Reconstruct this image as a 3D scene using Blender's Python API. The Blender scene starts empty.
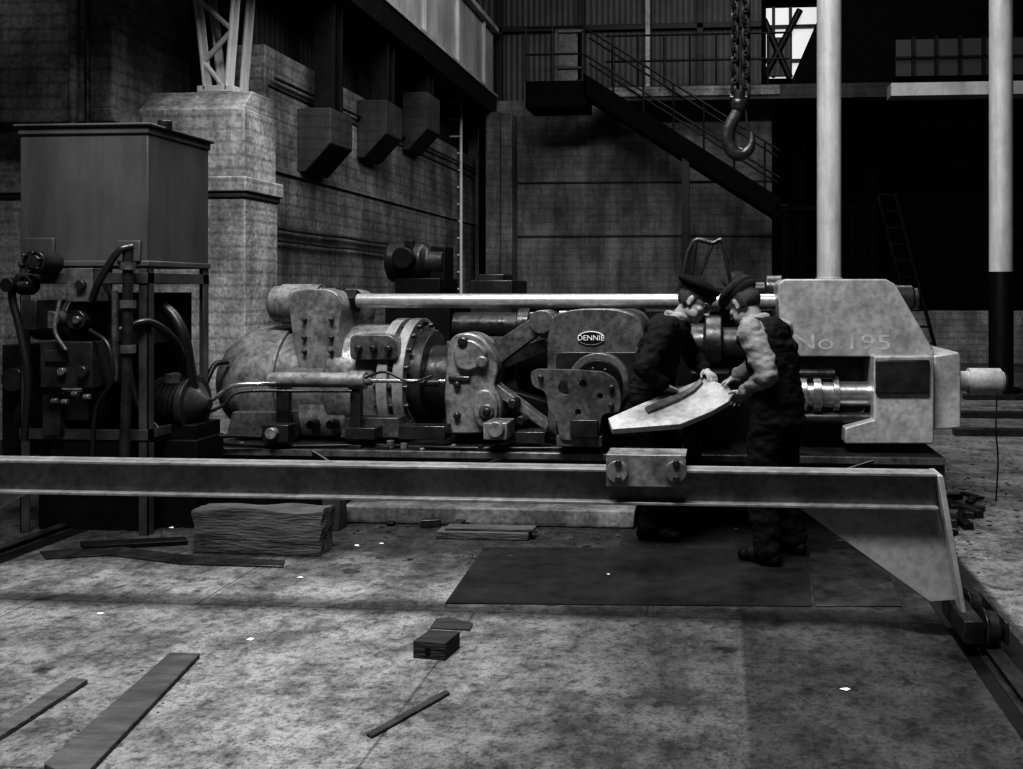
import bpy, bmesh, math, random
import numpy as np
from mathutils import Vector, Matrix, noise
random.seed(7)
sc = bpy.context.scene
# ------------------------------------------------------------------ camera
F = 900.0; H = 1.6; TH = math.atan(0.075); CX, CY = 650.0, 290.0
cd = bpy.data.cameras.new('camera'); cam = bpy.data.objects.new('camera', cd)
sc.collection.objects.link(cam); sc.camera = cam
cam.location = (0, 0, H); cam.rotation_euler = (math.pi/2, 0, TH)
cd.sensor_width = 36; cd.lens = 36*F/1023
cd.shift_x = (511.5-CX)/1023; cd.shift_y = -(384.5-CY)/1023
cd.clip_end = 200
ct, st = math.cos(TH), math.sin(TH)

# survey helpers: a sight line measured on the photograph, cut at a known real depth
def S(px, py, Y):
    u = (px-CX)/F; v = (py-CY)/F
    dx = u*ct-st; dy = u*st+ct; t = Y/dy
    return Vector((t*dx, Y, H-t*v))
def G(px, py, z=0.0):
    u = (px-CX)/F; v = (py-CY)/F
    t = (H-z)/v
    return Vector((t*(u*ct-st), t*(u*st+ct), z))
def sx(px, Y): return S(px, 290, Y).x
def sz(py, Y, px=650): return S(px, py, Y).z
def k(px, Y):
    u = (px-CX)/F
    return Y/(u*st+ct)/F     # metres per pixel there

# ------------------------------------------------------------------ materials
def gm(name, v, rough=.6, metal=0., var=.35, scale=4., bump=.15, bscale=None, stretch=(1,1,1),
       boards=0., streak=0., spec=.5, wave=None, speck=0., grime=0., rvar=0., gscale=2.4):
    m = bpy.data.materials.new(name); m.use_nodes = True
    nt = m.node_tree; N = nt.nodes; L = nt.links; bs = N['Principled BSDF']
    tc = N.new('ShaderNodeTexCoord'); mp = N.new('ShaderNodeMapping'); mp.inputs['Scale'].default_value = stretch
    L.new(tc.outputs['Object'], mp.inputs['Vector'])
    n1 = N.new('ShaderNodeTexNoise'); n1.inputs['Scale'].default_value = scale; n1.inputs['Detail'].default_value = 8
    n1.inputs['Roughness'].default_value = .65
    L.new(mp.outputs[0], n1.inputs['Vector'])
    r = N.new('ShaderNodeMapRange'); r.inputs[1].default_value = .3; r.inputs[2].default_value = .7
    r.inputs[3].default_value = v*(1-var); r.inputs[4].default_value = v*(1+var)
    L.new(n1.outputs[0], r.inputs[0]); cur = r.outputs[0]
    def mul(a, b):
        q = N.new('ShaderNodeMath'); q.operation = 'MULTIPLY'; L.new(a, q.inputs[0]); L.new(b, q.inputs[1]); return q.outputs[0]
    if streak:
        mp2 = N.new('ShaderNodeMapping'); mp2.inputs['Scale'].default_value = (1.3, 1.3, .2); L.new(tc.outputs['Object'], mp2.inputs['Vector'])
        n2 = N.new('ShaderNodeTexNoise'); n2.inputs['Scale'].default_value = 1.5; n2.inputs['Detail'].default_value = 10; n2.inputs['Roughness'].default_value = .75; L.new(mp2.outputs[0], n2.inputs['Vector'])
        r2 = N.new('ShaderNodeMapRange'); r2.inputs[1].default_value = .38; r2.inputs[2].default_value = .6; r2.inputs[3].default_value = 1-streak; r2.inputs[4].default_value = 1.2
        L.new(n2.outputs[0], r2.inputs[0]); cur = mul(cur, r2.outputs[0])
    if speck:
        n3 = N.new('ShaderNodeTexNoise'); n3.inputs['Scale'].default_value = 26; n3.inputs['Detail'].default_value = 5; L.new(tc.outputs['Object'], n3.inputs['Vector'])
        r3 = N.new('ShaderNodeMapRange'); r3.inputs[1].default_value = .3; r3.inputs[2].default_value = .55; r3.inputs[3].default_value = 1-speck; r3.inputs[4].default_value = 1.05
        L.new(n3.outputs[0], r3.inputs[0]); cur = mul(cur, r3.outputs[0])
    if grime:     # oil and soot collected in ragged patches
        n5 = N.new('ShaderNodeTexNoise'); n5.inputs['Scale'].default_value = gscale; n5.inputs['Detail'].default_value = 12; n5.inputs['Roughness'].default_value = .72; L.new(tc.outputs['Object'], n5.inputs['Vector'])
        r5 = N.new('ShaderNodeMapRange'); r5.inputs[1].default_value = .38; r5.inputs[2].default_value = .56; r5.inputs[3].default_value = 1-grime; r5.inputs[4].default_value = 1.1
        L.new(n5.outputs[0], r5.inputs[0]); cur = mul(cur, r5.outputs[0])
    bh = None
    if boards:
        w = N.new('ShaderNodeTexWave'); w.wave_type = 'BANDS'; w.bands_direction = 'Z'; w.inputs['Scale'].default_value = 2.3
        w.inputs['Distortion'].default_value = .9; w.inputs['Detail'].default_value = 4; w.inputs['Detail Scale'].default_value = .5
        L.new(tc.outputs['Object'], w.inputs['Vector'])
        r4 = N.new('ShaderNodeMapRange'); r4.inputs[1].default_value = 0; r4.inputs[2].default_value = .3; r4.inputs[3].default_value = 1-boards; r4.inputs[4].default_value = 1
        L.new(w.outputs['Fac'], r4.inputs[0]); cur = mul(cur, r4.outputs[0]); bh = r4.outputs[0]
    if wave:
        w = N.new('ShaderNodeTexWave'); w.wave_type = 'BANDS'; w.bands_direction = wave[0]; w.inputs['Scale'].default_value = wave[1]
        L.new(tc.outputs['Object'], w.inputs['Vector'])
        r4 = N.new('ShaderNodeMapRange'); r4.inputs[3].default_value = .55; r4.inputs[4].default_value = 1.2
        L.new(w.outputs['Fac'], r4.inputs[0]); cur = mul(cur, r4.outputs[0]); bh = w.outputs['Fac']
    cc = N.new('ShaderNodeCombineColor')
    for i in range(3): L.new(cur, cc.inputs[i])
    L.new(cc.outputs[0], bs.inputs['Base Color'])
    bs.inputs['Roughness'].default_value = rough; bs.inputs['Metallic'].default_value = metal
    bs.inputs['Specular IOR Level'].default_value = spec
    if rvar:
        n6 = N.new('ShaderNodeTexNoise'); n6.inputs['Scale'].default_value = 9; n6.inputs['Detail'].default_value = 8; L.new(tc.outputs['Object'], n6.inputs['Vector'])
        r6 = N.new('ShaderNodeMapRange'); r6.inputs[1].default_value = .35; r6.inputs[2].default_value = .65; r6.inputs[3].default_value = max(.05, rough-rvar); r6.inputs[4].default_value = rough+rvar
        L.new(n6.outputs[0], r6.inputs[0]); L.new(r6.outputs[0], bs.inputs['Roughness'])
    if bump:
        bn = N.new('ShaderNodeTexNoise'); bn.inputs['Scale'].default_value = bscale or scale*5; bn.inputs['Detail'].default_value = 6
        L.new(mp.outputs[0], bn.inputs['Vector'])
        bp = N.new('ShaderNodeBump'); bp.inputs['Strength'].default_value = bump; bp.inputs['Distance'].default_value = .02
        L.new(bn.outputs[0], bp.inputs['Height']); last = bp
        if bh is not None:
            b2 = N.new('ShaderNodeBump'); b2.inputs['Strength'].default_value = .4; b2.inputs['Distance'].default_value = .02
            L.new(bh, b2.inputs['Height']); L.new(bp.outputs[0], b2.inputs['Normal']); last = b2
        L.new(last.outputs[0], bs.inputs['Normal'])
    return m
def emis(name, v):
    m = bpy.data.materials.new(name); m.use_nodes = True; b = m.node_tree.nodes['Principled BSDF']
    b.inputs['Base Color'].default_value = (min(v*.3, .8),)*3+(1,)
    b.inputs['Emission Color'].default_value = (1, 1, 1, 1); b.inputs['Emission Strength'].default_value = v; return m

CONC = gm('board_marked_concrete', .17, .9, var=.45, scale=1.6, bump=.7, bscale=11, boards=.28, streak=.6, speck=.4, grime=.45, gscale=1.1)
CONCL = gm('pale_pier_concrete', .32, .9, var=.3, scale=1.9, bump=.7, bscale=11, boards=.22, streak=.5, speck=.4, grime=.4, gscale=1.5)
CONCB = gm('back_wall_concrete', .14, .9, var=.4, scale=.9, bump=.5, bscale=9, boards=.18, streak=.55, speck=.3, grime=.5, gscale=.6)
CONCD = gm('dark_concrete', .035, .9, var=.5, scale=1.3, bump=.5, bscale=9, boards=.2, streak=.5)  # concrete in a much darker tone
CAST = gm('painted_casting', .125, .33, 0.3, var=.3, scale=7, bump=.14, bscale=30, speck=.4, grime=.5, rvar=.12, gscale=5)
CASTM = gm('grey_worn_casting', .22, .36, 0.25, var=.22, scale=6, bump=.14, bscale=30, speck=.4, grime=.45, rvar=.12, gscale=5)
CASTL = gm('pale_painted_casting', .27, .42, 0.05, var=.12, scale=2, bump=.12, bscale=30, speck=.22, grime=.25, streak=.22, gscale=4)
CASTD = gm('dark_casting', .03, .36, 0.3, var=.6, scale=6, bump=.15, bscale=25, rvar=.12)
ROD = gm('bare_rod_steel', .38, .3, .5, var=.12, scale=4, bump=.05, speck=.2)
STEEL = gm('polished_steel', .58, .26, .9, var=.2, scale=8, bump=.05, speck=.25)
STEELD = gm('oily_steel', .05, .33, .6, var=.5, scale=8, bump=.1, rvar=.12)
BLACK = gm('black_iron', .008, .5, .2, var=.5, scale=6, bump=.1, spec=.3)
TANK = gm('tank_grey_paint', .064, .5, 0, var=.15, scale=2, bump=.05, streak=.25, spec=.35)
STAND = gm('stand_paint', .05, .5, 0, var=.4, scale=4, bump=.05, grime=.4)
WHITE = gm('white_paint', .44, .5, 0, var=.12, scale=3, bump=.05, streak=.25)
BEAM = gm('gantry_paint', .20, .5, .1, var=.2, scale=5, bump=.08, speck=.3, grime=.35, gscale=4)
GUSS = gm('gusset_pale_paint', .31, .5, 0, var=.12, scale=3, bump=.05, speck=.2, grime=.15)
GIRD = gm('girder_paint', .32, .6, 0, var=.25, scale=1, bump=.05, streak=.3)
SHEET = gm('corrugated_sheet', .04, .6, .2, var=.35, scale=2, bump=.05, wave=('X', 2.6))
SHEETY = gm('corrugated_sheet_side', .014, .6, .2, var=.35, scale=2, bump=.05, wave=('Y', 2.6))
VOID = gm('bay_shade_black', .005, .9, 0, var=.3, bump=0, spec=.05)  # near-black colour stands in for the darkness of the bay
TIMB = gm('rough_timber', .07, .85, 0, var=.5, scale=4, bump=.7, bscale=20, stretch=(.5, 4, 4), grime=.4)
TIMBD = gm('dark_timber', .03, .9, 0, var=.5, scale=4, bump=.6, bscale=20, stretch=(.6, 4, 4))
RUB = gm('rubber_hose', .012, .4, 0, var=.3, bump=.05)
PLATE = gm('work_plate_steel', .29, .45, .25, var=.18, scale=5, bump=.06, speck=.25, grime=.2, gscale=5)
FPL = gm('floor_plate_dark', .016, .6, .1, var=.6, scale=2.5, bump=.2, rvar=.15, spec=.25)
SIGN = gm('sign_white', .75, .5, 0, var=.05, bump=0)
SKIN = gm('skin', .25, .5, 0, var=.15, scale=12, bump=.05)
JACK = gm('dark_jacket', .013, .85, 0, var=.35, scale=12, bump=.3, bscale=90, spec=.15)
VEST = gm('waistcoat', .009, .85, 0, var=.35, scale=12, bump=.3, bscale=90, spec=.15)
SHIRT = gm('work_shirt', .20, .85, 0, var=.25, scale=12, bump=.3, bscale=90, spec=.2)
TROU = gm('trousers', .009, .9, 0, var=.4, scale=10, bump=.3, bscale=90, spec=.15)
BOOT = gm('boots', .006, .6, 0, var=.3, bump=.1, spec=.2)
CAPM = gm('cap_cloth', .025, .9, 0, var=.4, scale=30, bump=.3, bscale=90, spec=.15)
BERET = gm('beret_felt', .007, .9, 0, var=.3, scale=20, bump=.2, spec=.15)
HAIR = gm('hair', .03, .7, 0, var=.4, scale=60, bump=.5, bscale=120)

# floor : cast slabs with stains
def floor_mat():
    m = bpy.data.materials.new('shop_floor_concrete'); m.use_nodes = True
    nt = m.node_tree; N = nt.nodes; L = nt.links; bs = N['Principled BSDF']
    tc = N.new('ShaderNodeTexCoord')
    def noi(s, d, a, b, lo, hi, ro=.6, off=(0, 0, 0)):
        mp_ = N.new('ShaderNodeMapping'); mp_.inputs['Location'].default_value = off; L.new(tc.outputs['Object'], mp_.inputs['Vector'])
        n = N.new('ShaderNodeTexNoise'); n.inputs['Scale'].default_value = s; n.inputs['Detail'].default_value = d; n.inputs['Roughness'].default_value = ro
        L.new(mp_.outputs[0], n.inputs['Vector'])
        r = N.new('ShaderNodeMapRange'); r.inputs[1].default_value = a; r.inputs[2].default_value = b; r.inputs[3].default_value = lo; r.inputs[4].default_value = hi
        L.new(n.outputs[0], r.inputs[0]); return r.outputs[0]
    def mth(op, x, y):
        q = N.new('ShaderNodeMath'); q.operation = op
        for i, v in enumerate((x, y)):
            if isinstance(v, (int, float)): q.inputs[i].default_value = v
            else: L.new(v, q.inputs[i])
        return q.outputs[0]
    def rng(x, a, b, lo, hi):
        r = N.new('ShaderNodeMapRange'); r.inputs[1].default_value = a; r.inputs[2].default_value = b; r.inputs[3].default_value = lo; r.inputs[4].default_value = hi
        L.new(x, r.inputs[0]); return r.outputs[0]
    a = noi(.7, 10, .36, .64, .14, .27, .72)
    b = noi(2.6, 12, .42, .55, .5, 1.1, .8, (3, 1, 0))
    c = noi(16, 10, .38, .52, .35, 1.08, .8)
    d = noi(60, 4, .34, .48, .45, 1.05, .7)
    br = N.new('ShaderNodeTexBrick'); br.offset = .37; br.inputs['Scale'].default_value = 1; br.inputs['Brick Width'].default_value = 2.3
    br.inputs['Row Height'].default_value = 1.55; br.inputs['Mortar Size'].default_value = .008; br.inputs['Mortar Smooth'].default_value = .6
    br.inputs['Color1'].default_value = (1.1, 1.1, 1.1, 1); br.inputs['Color2'].default_value = (.8, .8, .8, 1); br.inputs['Mortar'].default_value = (.5, .5, .5, 1)
    mp = N.new('ShaderNodeMapping'); mp.inputs['Location'].default_value = (.35, .25, 0); L.new(tc.outputs['Object'], mp.inputs['Vector']); L.new(mp.outputs[0], br.inputs['Vector'])
    sp = N.new('ShaderNodeSeparateXYZ'); L.new(tc.outputs['Object'], sp.inputs[0])
    wob = noi(1.7, 8, 0, 1, -.9, .9, .7, (5, 5, 0))
    Yw_ = mth('ADD', sp.outputs[1], wob); Xw_ = mth('ADD', sp.outputs[0], mth('MULTIPLY', wob, .7))
    near = rng(Yw_, 4.55, 5.3, 1, .2)               # darkens towards the machine
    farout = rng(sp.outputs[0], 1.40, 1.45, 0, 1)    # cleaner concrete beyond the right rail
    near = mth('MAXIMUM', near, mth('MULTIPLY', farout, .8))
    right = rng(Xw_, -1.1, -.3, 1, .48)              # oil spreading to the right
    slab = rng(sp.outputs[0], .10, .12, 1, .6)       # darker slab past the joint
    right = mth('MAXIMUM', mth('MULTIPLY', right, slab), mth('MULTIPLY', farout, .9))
    spots = noi(4.2, 6, .64, .70, 1, .35, .55, (11, 2, 0))   # oil drips
    cur = a
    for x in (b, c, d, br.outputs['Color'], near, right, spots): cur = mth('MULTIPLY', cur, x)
    cc = N.new('ShaderNodeCombineColor')
    for i in range(3): L.new(cur, cc.inputs[i])
    L.new(cc.outputs[0], bs.inputs['Base Color']); L.new(noi(2, 8, .35, .6, .6, .9), bs.inputs['Roughness'])
    bs.inputs['Specular IOR Level'].default_value = .25
    bp = N.new('ShaderNodeBump'); bp.inputs['Strength'].default_value = .7; bp.inputs['Distance'].default_value = .02
    bn = N.new('ShaderNodeTexNoise'); bn.inputs['Scale'].default_value = 11; bn.inputs['Detail'].default_value = 12; bn.inputs['Roughness'].default_value = .75; L.new(tc.outputs['Object'], bn.inputs['Vector'])
    L.new(bn.outputs[0], bp.inputs['Height']); L.new(bp.outputs[0], bs.inputs['Normal'])
    return m
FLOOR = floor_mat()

# ------------------------------------------------------------------ builder
class B:
    def __init__(s, name, *mats): s.n = name; s.bm = bmesh.new(); s.m = list(mats)
    def _mi(s, fs, m):
        if not isinstance(m, int):
            if m not in s.m: s.m.append(m)
            m = s.m.index(m)
        for f in fs: f.material_index = m
    def box(s, x0, x1, y0, y1, z0, z1, m=0):
        if x1 < x0: x0, x1 = x1, x0
        if z1 < z0: z0, z1 = z1, z0
        v = [s.bm.verts.new(p) for p in [(x0,y0,z0),(x1,y0,z0),(x1,y1,z0),(x0,y1,z0),(x0,y0,z1),(x1,y0,z1),(x1,y1,z1),(x0,y1,z1)]]
        s._mi([s.bm.faces.new([v[i] for i in q]) for q in [(3,2,1,0),(4,5,6,7),(0,1,5,4),(1,2,6,5),(2,3,7,6),(3,0,4,7)]], m)
    def ext(s, pts, d, m=0):
        d = Vector(d); a = [s.bm.verts.new(p) for p in pts]; b = [s.bm.verts.new(Vector(p)+d) for p in pts]; n = len(a)
        fs = [s.bm.faces.new(a), s.bm.faces.new(b[::-1])]
        for i in range(n): fs.append(s.bm.faces.new([a[i], b[i], b[(i+1) % n], a[(i+1) % n]]))
        s._mi(fs, m)
    def rings(s, rs, m=0, cap=True, closed=False):
        V = [[s.bm.verts.new(p) for p in r] for r in rs]; fs = []; n = len(V[0]); K = len(V)
        for j in range(K if closed else K-1):
            a, b = V[j], V[(j+1) % K]
            for i in range(n): fs.append(s.bm.faces.new([a[i], a[(i+1) % n], b[(i+1) % n], b[i]]))
        if cap and not closed: fs.append(s.bm.faces.new(V[0][::-1])); fs.append(s.bm.faces.new(V[-1]))
        s._mi(fs, m)
    def lathe(s, p, ax, prof, m=0, seg=40):   # prof [(dist, r)]
        p = Vector(p); ax = Vector(ax).normalized(); u = ax.orthogonal().normalized(); w = ax.cross(u)
        s.rings([[p+ax*d+(u*math.cos(a)+w*math.sin(a))*max(r, .0005) for a in [2*math.pi*i/seg for i in range(seg)]] for d, r in prof], m)
    def cyl(s, p1, p2, r1, r2=None, m=0, seg=20):
        p1 = Vector(p1); p2 = Vector(p2); r2 = r1 if r2 is None else r2
        s.lathe(p1, p2-p1, [(0, r1), ((p2-p1).length, r2)], m, seg)
    def sph(s, c, r, m=0, seg=16):
        if not hasattr(r, '__len__'): r = (r, r, r)
        M = Matrix.Translation(Vector(c)) @ Matrix.Diagonal((*r, 1))
        q = bmesh.ops.create_uvsphere(s.bm, u_segments=seg, v_segments=seg//2+2, radius=1, matrix=M)
        s._mi({f for v in q['verts'] for f in v.link_faces}, m)
    def tube(s, path, r, m=0, seg=10, closed=False):
        P = [Vector(p) for p in path]; n = len(P); rs = []; prev = None
        for i in range(n):
            if closed: t = P[(i+1) % n]-P[i-1]
            else: t = P[min(i+1, n-1)]-P[max(i-1, 0)]
            t.normalize()
            u = t.orthogonal() if prev is None else prev-t*prev.dot(t)
            if u.length < 1e-6: u = t.orthogonal()
            u.normalize(); prev = u; w = t.cross(u)
            rs.append([P[i]+(u*math.cos(a)+w*math.sin(a))*r for a in [2*math.pi*j/seg for j in range(seg)]])
        s.rings(rs, m, closed=closed)
    def obj(s, parent=None, bevel=.004, bseg=2):
        bm = s.bm; bmesh.ops.recalc_face_normals(bm, faces=bm.faces)
        for f in bm.faces: f.smooth = True
        for e in bm.edges:
            e.smooth = len(e.link_faces) == 2 and e.calc_face_angle(0) < math.radians(38)
        me = bpy.data.meshes.new(s.n); bm.to_mesh(me); bm.free()
        for m in s.m: me.materials.append(m)
        o = bpy.data.objects.new(s.n, me); sc.collection.objects.link(o)
        if bevel:
            md = o.modifiers.new('bevel', 'BEVEL'); md.width = bevel; md.segments = bseg; md.limit_method = 'ANGLE'; md.angle_limit = math.radians(38)
            md.harden_normals = False
        if parent: o.parent = parent
        return o
def empty(name):
    o = bpy.data.objects.new(name, None); sc.collection.objects.link(o); return o
def smooth_path(pts, n=8):
    P = [Vector(p) for p in pts]; P = [P[0]*2-P[1]]+P+[P[-1]*2-P[-2]]; out = []
    for i in range(1, len(P)-2):
        for j in range(n):
            t = j/n; a, b, c, d = P[i-1:i+3]
            out.append(.5*((2*b)+(c-a)*t+(2*a-5*b+4*c-d)*t*t+(3*b-a-3*c+d)*t**3))
    out.append(P[-2]); return out
def pr(b, pts, Y0, Y1, m=0): b.ext([S(x, y, Y0) for x, y in pts], (0, Y1-Y0, 0), m)
def rb(b, x0, x1, y0, y1, Y0, Y1, m=0):
    xm = (x0+x1)/2; b.box(sx(x0, Y0), sx(x1, Y0), Y0, Y1, sz(y1, Y0, xm), sz(y0, Y0, xm), m)
def lx(b, Y, py, prof, m=0, seg=48):
    x0 = prof[0][0]; xm = (prof[0][0]+prof[-1][0])/2; z = sz(py, Y, xm); X0 = sx(x0, Y)
    b.lathe((X0, Y, z), (1, 0, 0), [(sx(x, Y)-X0, r*k(xm, Y)) for x, r in prof], m, seg)
def ly(b, px, py, Y0, Y1, r, m=0, seg=28, r2=None):
    p = S(px, py, Y0); b.cyl(p, p+Vector((0, Y1-Y0, 0)), r*k(px, Y0), None if r2 is None else r2*k(px, Y0), m, seg)
def nuts(b, px, py, Y, R, n, r, m=0, L=.03):
    p = S(px, py, Y); kk = k(px, Y)
    for i in range(n):
        a = 2*math.pi*i/n+.3; q = p+Vector((math.cos(a)*R*kk, 0, math.sin(a)*R*kk)); b.cyl(q, q+Vector((0, -L, 0)), r*kk, m=m, seg=6)
def rnd(pts, r=8, n=4):
    """round the corners of a drawn outline"""
    out = []; N_ = len(pts)
    for i in range(N_):
        p = Vector((*pts[i], 0)); a = Vector((*pts[i-1], 0)); c = Vector((*pts[(i+1) % N_], 0))
        ra = min(r, (a-p).length*.45); rc = min(r, (c-p).length*.45); A = p+(a-p).normalized()*ra; C = p+(c-p).normalized()*rc
        for j in range(n+1):
            t = j/n; q = A*(1-t)**2+p*2*t*(1-t)+C*t*t; out.append((q.x, q.y))
    return out
def holed(name, outer, holes, Y, thick, mat, parent, bevel=.004):
    cu = bpy.data.curves.new(name, 'CURVE'); cu.dimensions = '2D'; cu.fill_mode = 'BOTH'; cu.extrude = thick/2
    o0 = S(outer[0][0], outer[0][1], Y)
    def spl(pts):
        sp = cu.splines.new('POLY'); sp.points.add(len(pts)-1); sp.use_cyclic_u = True
        for q, (x, z) in zip(sp.points, pts): q.co = (x, z, 0, 1)
    spl([(lambda p: (p.x-o0.x, p.z-o0.z))(S(x, y, Y)) for x, y in outer])
    for hx, hy, r in holes:
        p = S(hx, hy, Y); rr = r*k(hx, Y)
        spl([(p.x-o0.x+rr*math.cos(a), p.z-o0.z+rr*math.sin(a)) for a in [2*math.pi*i/28 for i in range(28)]])
    tmp = bpy.data.objects.new('tmp', cu); sc.collection.objects.link(tmp)
    bpy.context.view_layer.update(); dg = bpy.context.evaluated_depsgraph_get()
    me = bpy.data.meshes.new_from_object(tmp.evaluated_get(dg)); bpy.data.objects.remove(tmp)
    me.transform(Matrix.Translation((o0.x, Y+thick/2, o0.z)) @ Matrix.Rotation(math.pi/2, 4, 'X'))
    me.materials.clear(); me.materials.append(mat); me.name = name
    o = bpy.data.objects.new(name, me); sc.collection.objects.link(o); o.parent = parent
    md = o.modifiers.new('weld', 'WELD'); md.merge_threshold = .0002
    md = o.modifiers.new('bevel', 'BEVEL'); md.width = bevel; md.segments = 2; md.limit_method = 'ANGLE'
    return o
def text(name, body, loc, size, mat, parent, ext=.002, rot=0, sxs=1):
    cu = bpy.data.curves.new(name, 'FONT'); cu.body = body; cu.size = size; cu.extrude = ext; cu.align_x = 'CENTER'; cu.align_y = 'CENTER'
    t = bpy.data.objects.new('tmp', cu); sc.collection.objects.link(t); bpy.context.view_layer.update()
    me = bpy.data.meshes.new_from_object(t.evaluated_get(bpy.context.evaluated_depsgraph_get())); bpy.data.objects.remove(t)
    me.transform(Matrix.Translation(loc) @ Matrix.Rotation(rot, 4, 'Y') @ Matrix.Rotation(math.pi/2, 4, 'X') @ Matrix.Diagonal((sxs, 1, 1, 1)))
    me.materials.clear(); me.materials.append(mat)
    o = bpy.data.objects.new(name, me); sc.collection.objects.link(o); o.parent = parent; return o

# ------------------------------------------------------------------ shell
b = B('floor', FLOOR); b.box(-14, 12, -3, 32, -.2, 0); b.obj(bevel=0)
XW = -5.05; YB = 18.5
b = B('wall_left', CONC, SHEETY)
b.box(XW-.4, XW, 9.72, YB, 0, 4.35)
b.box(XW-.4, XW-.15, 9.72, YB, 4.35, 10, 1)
b.box(XW-.02, XW+.03, 9.78, YB-.1, 2.95, 3.02)
b.box(XW-.02, XW+.02, 9.78, YB-.1, 3.9, 3.94, CONCD)
for z in (5.4, 6.3, 7.2): b.box(XW-.15, XW-.07, 9.78, YB-.1, z, z+.1, BLACK)
b.obj(bevel=.01)
# corbels + steel posts on left wall
for i, (p0, yt, yb) in enumerate([(297, 108, 172), (357, 100, 158), (402, 92, 150)]):
    u = (p0-CX)/F; Yc = XW*(u*st+ct)/(u*ct-st)
    c = B('wall_corbel', CONCD)
    z1 = sz(yt, Yc, p0); z0 = sz(yb, Yc, p0)
    c.ext([(XW, Yc, z1), (XW+.42, Yc, z1), (XW+.42, Yc, z0+.35), (XW+.1, Yc, z0), (XW, Yc, z0)], (0, .65, 0)); c.obj(bevel=.015)
    c = B('wall_post', BLACK); xx = XW+.12; zt_ = 10 if i < 1 else 5.18; c.box(xx, xx+.26, Yc+.2, Yc+.23, z1, zt_); c.box(xx, xx+.26, Yc+.42, Yc+.45, z1, zt_); c.box(xx+.11, xx+.15, Yc+.23, Yc+.42, z1, zt_); c.obj()
# near pier with string course
b = B('wall_pier', CONCL, CONC)
XP = -4.89
b.box(-12, XP, 9.0, 9.7, 0, 2.62, 0)
b.box(-12, XP+.04, 8.94, 9.76, 2.62, 2.78, 0)
b.box(-12, XP+.02, 8.97, 9.73, 2.56, 2.62, CONCD)
b.box(-12, XP-.02, 9.02, 9.7, 2.78, 3.50, 0)
b.ext([(-12, 9.05, 3.5), (-12, 9.7, 3.5), (-12, 9.7, 3.72), (-12, 9.25, 3.72)], (12+XP-.05, 0, 0), 0)
b.box(-14, -6.06, 8.6, 9.95, 3.3, 10, 1)
b.box(-14, -6.02, 8.55, 10, 3.28, 3.42, 1)
for z in (5.2, 6.9): b.box(-14, -6.04, 8.57, 9.98, z, z+.05, CONCD)
b.box(-14, XP-.6, 9.98, 10.3, 0, 10, CONCD)
b.obj(bevel=.015)
# back wall
b = B('wall_back', CONCB, SHEET)
xr = sx(772, YB)
b.box(XW-.4, xr, YB, YB+.4, 0, 5.55)
b.box(XW-.4, sx(762, YB), YB+.2, YB+.4, 5.55, 10, 1)
b.box(sx(478, YB-.5), sx(512, YB-.5), YB-.5, YB, 0, 5.2)
b.box(sx(486, YB-.6), sx(500, YB-.6), YB-.62, YB-.5, 0, 5.2, 0)
for py in (182, 236):
    z = sz(py, YB); b.box(sx(512, YB), xr, YB-.03, YB, z-.02, z+.02, CONCD)
for px in (498, 580, 648, 700):
    b.box(sx(px, YB)-.07, sx(px, YB)+.07, YB+.08, YB+.2, 5.55, 10, BLACK)
b.box(sx(645, YB), sx(650, YB), YB+.02, YB+.08, 5.6, 10, BEAM)
b.box(XW, sx(762, YB), YB+.08, YB+.2, 7.0, 7.12, BLACK)
b.obj(bevel=.01)
# dark bay on the right
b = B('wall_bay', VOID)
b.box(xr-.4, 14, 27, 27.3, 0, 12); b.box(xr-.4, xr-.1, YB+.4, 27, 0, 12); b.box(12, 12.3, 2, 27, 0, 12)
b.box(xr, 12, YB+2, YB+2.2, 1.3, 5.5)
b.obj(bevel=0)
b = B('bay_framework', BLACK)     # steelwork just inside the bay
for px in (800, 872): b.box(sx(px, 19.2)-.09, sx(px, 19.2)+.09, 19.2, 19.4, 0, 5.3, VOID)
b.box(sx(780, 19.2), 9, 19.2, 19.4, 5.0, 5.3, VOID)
p, q = S(878, 195, 17), S(925, 345, 17)
for dx in (0, .32): b.cyl(p+Vector((dx, 0, 0)), Vector((q.x+dx, 17, 0)), .035, m=0, seg=8)
for i in range(11):
    t = i/11; r_ = p.lerp(Vector((q.x, 17, 0)), t); b.cyl(r_, r_+Vector((.32, 0, 0)), .02, seg=6)
b.obj(bevel=0)
b = B('wall_low', CONCL); b.box(sx(860, 20), 12, 20, 20.25, 0, 1.15); b.obj(bevel=.01)
# upper shed over the bay
b = B('bay_canopy', VOID, BLACK)
pr(b, [(790, 84), (822, 10), (822, -60), (1040, -60), (1040, 84)], 17.9, 18.3)
b.obj()
b = B('window_1', emis('daylight_glass', .5), BLACK)
b.box(sx(763, 19), sx(840, 19), 19.2, 19.25, sz(78, 19), sz(8, 19))
for px in (774, 791): b.box(sx(px, 19)-.03, sx(px, 19)+.03, 19.1, 19.2, sz(78, 19), sz(8, 19), 1)
for py in (28, 62): b.box(sx(763, 19), sx(840, 19), 19.08, 19.2, sz(py, 19)-.03, sz(py, 19)+.03, 1)
b.box(sx(768, 19), sx(790, 19), 19.0, 19.1, sz(78, 19), sz(40, 19), SHEET)
b.cyl(S(764, 78, 19), S(800, 10, 19), .07, m=1); b.cyl(S(764, 20, 19), S(790, 78, 19), .07, m=1)
b.obj(bevel=0)
b = B('window_2', emis('dim_glass', .016), BLACK)
b.box(sx(898, 17.6), sx(1040, 17.6), 17.8, 17.85, sz(78, 17.6), sz(42, 17.6))
for px in (915, 938, 962, 986, 1010): b.box(sx(px, 17.6)-.03, sx(px, 17.6)+.03, 17.7, 17.8, sz(80, 17.6), sz(40, 17.6), 1)
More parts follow.
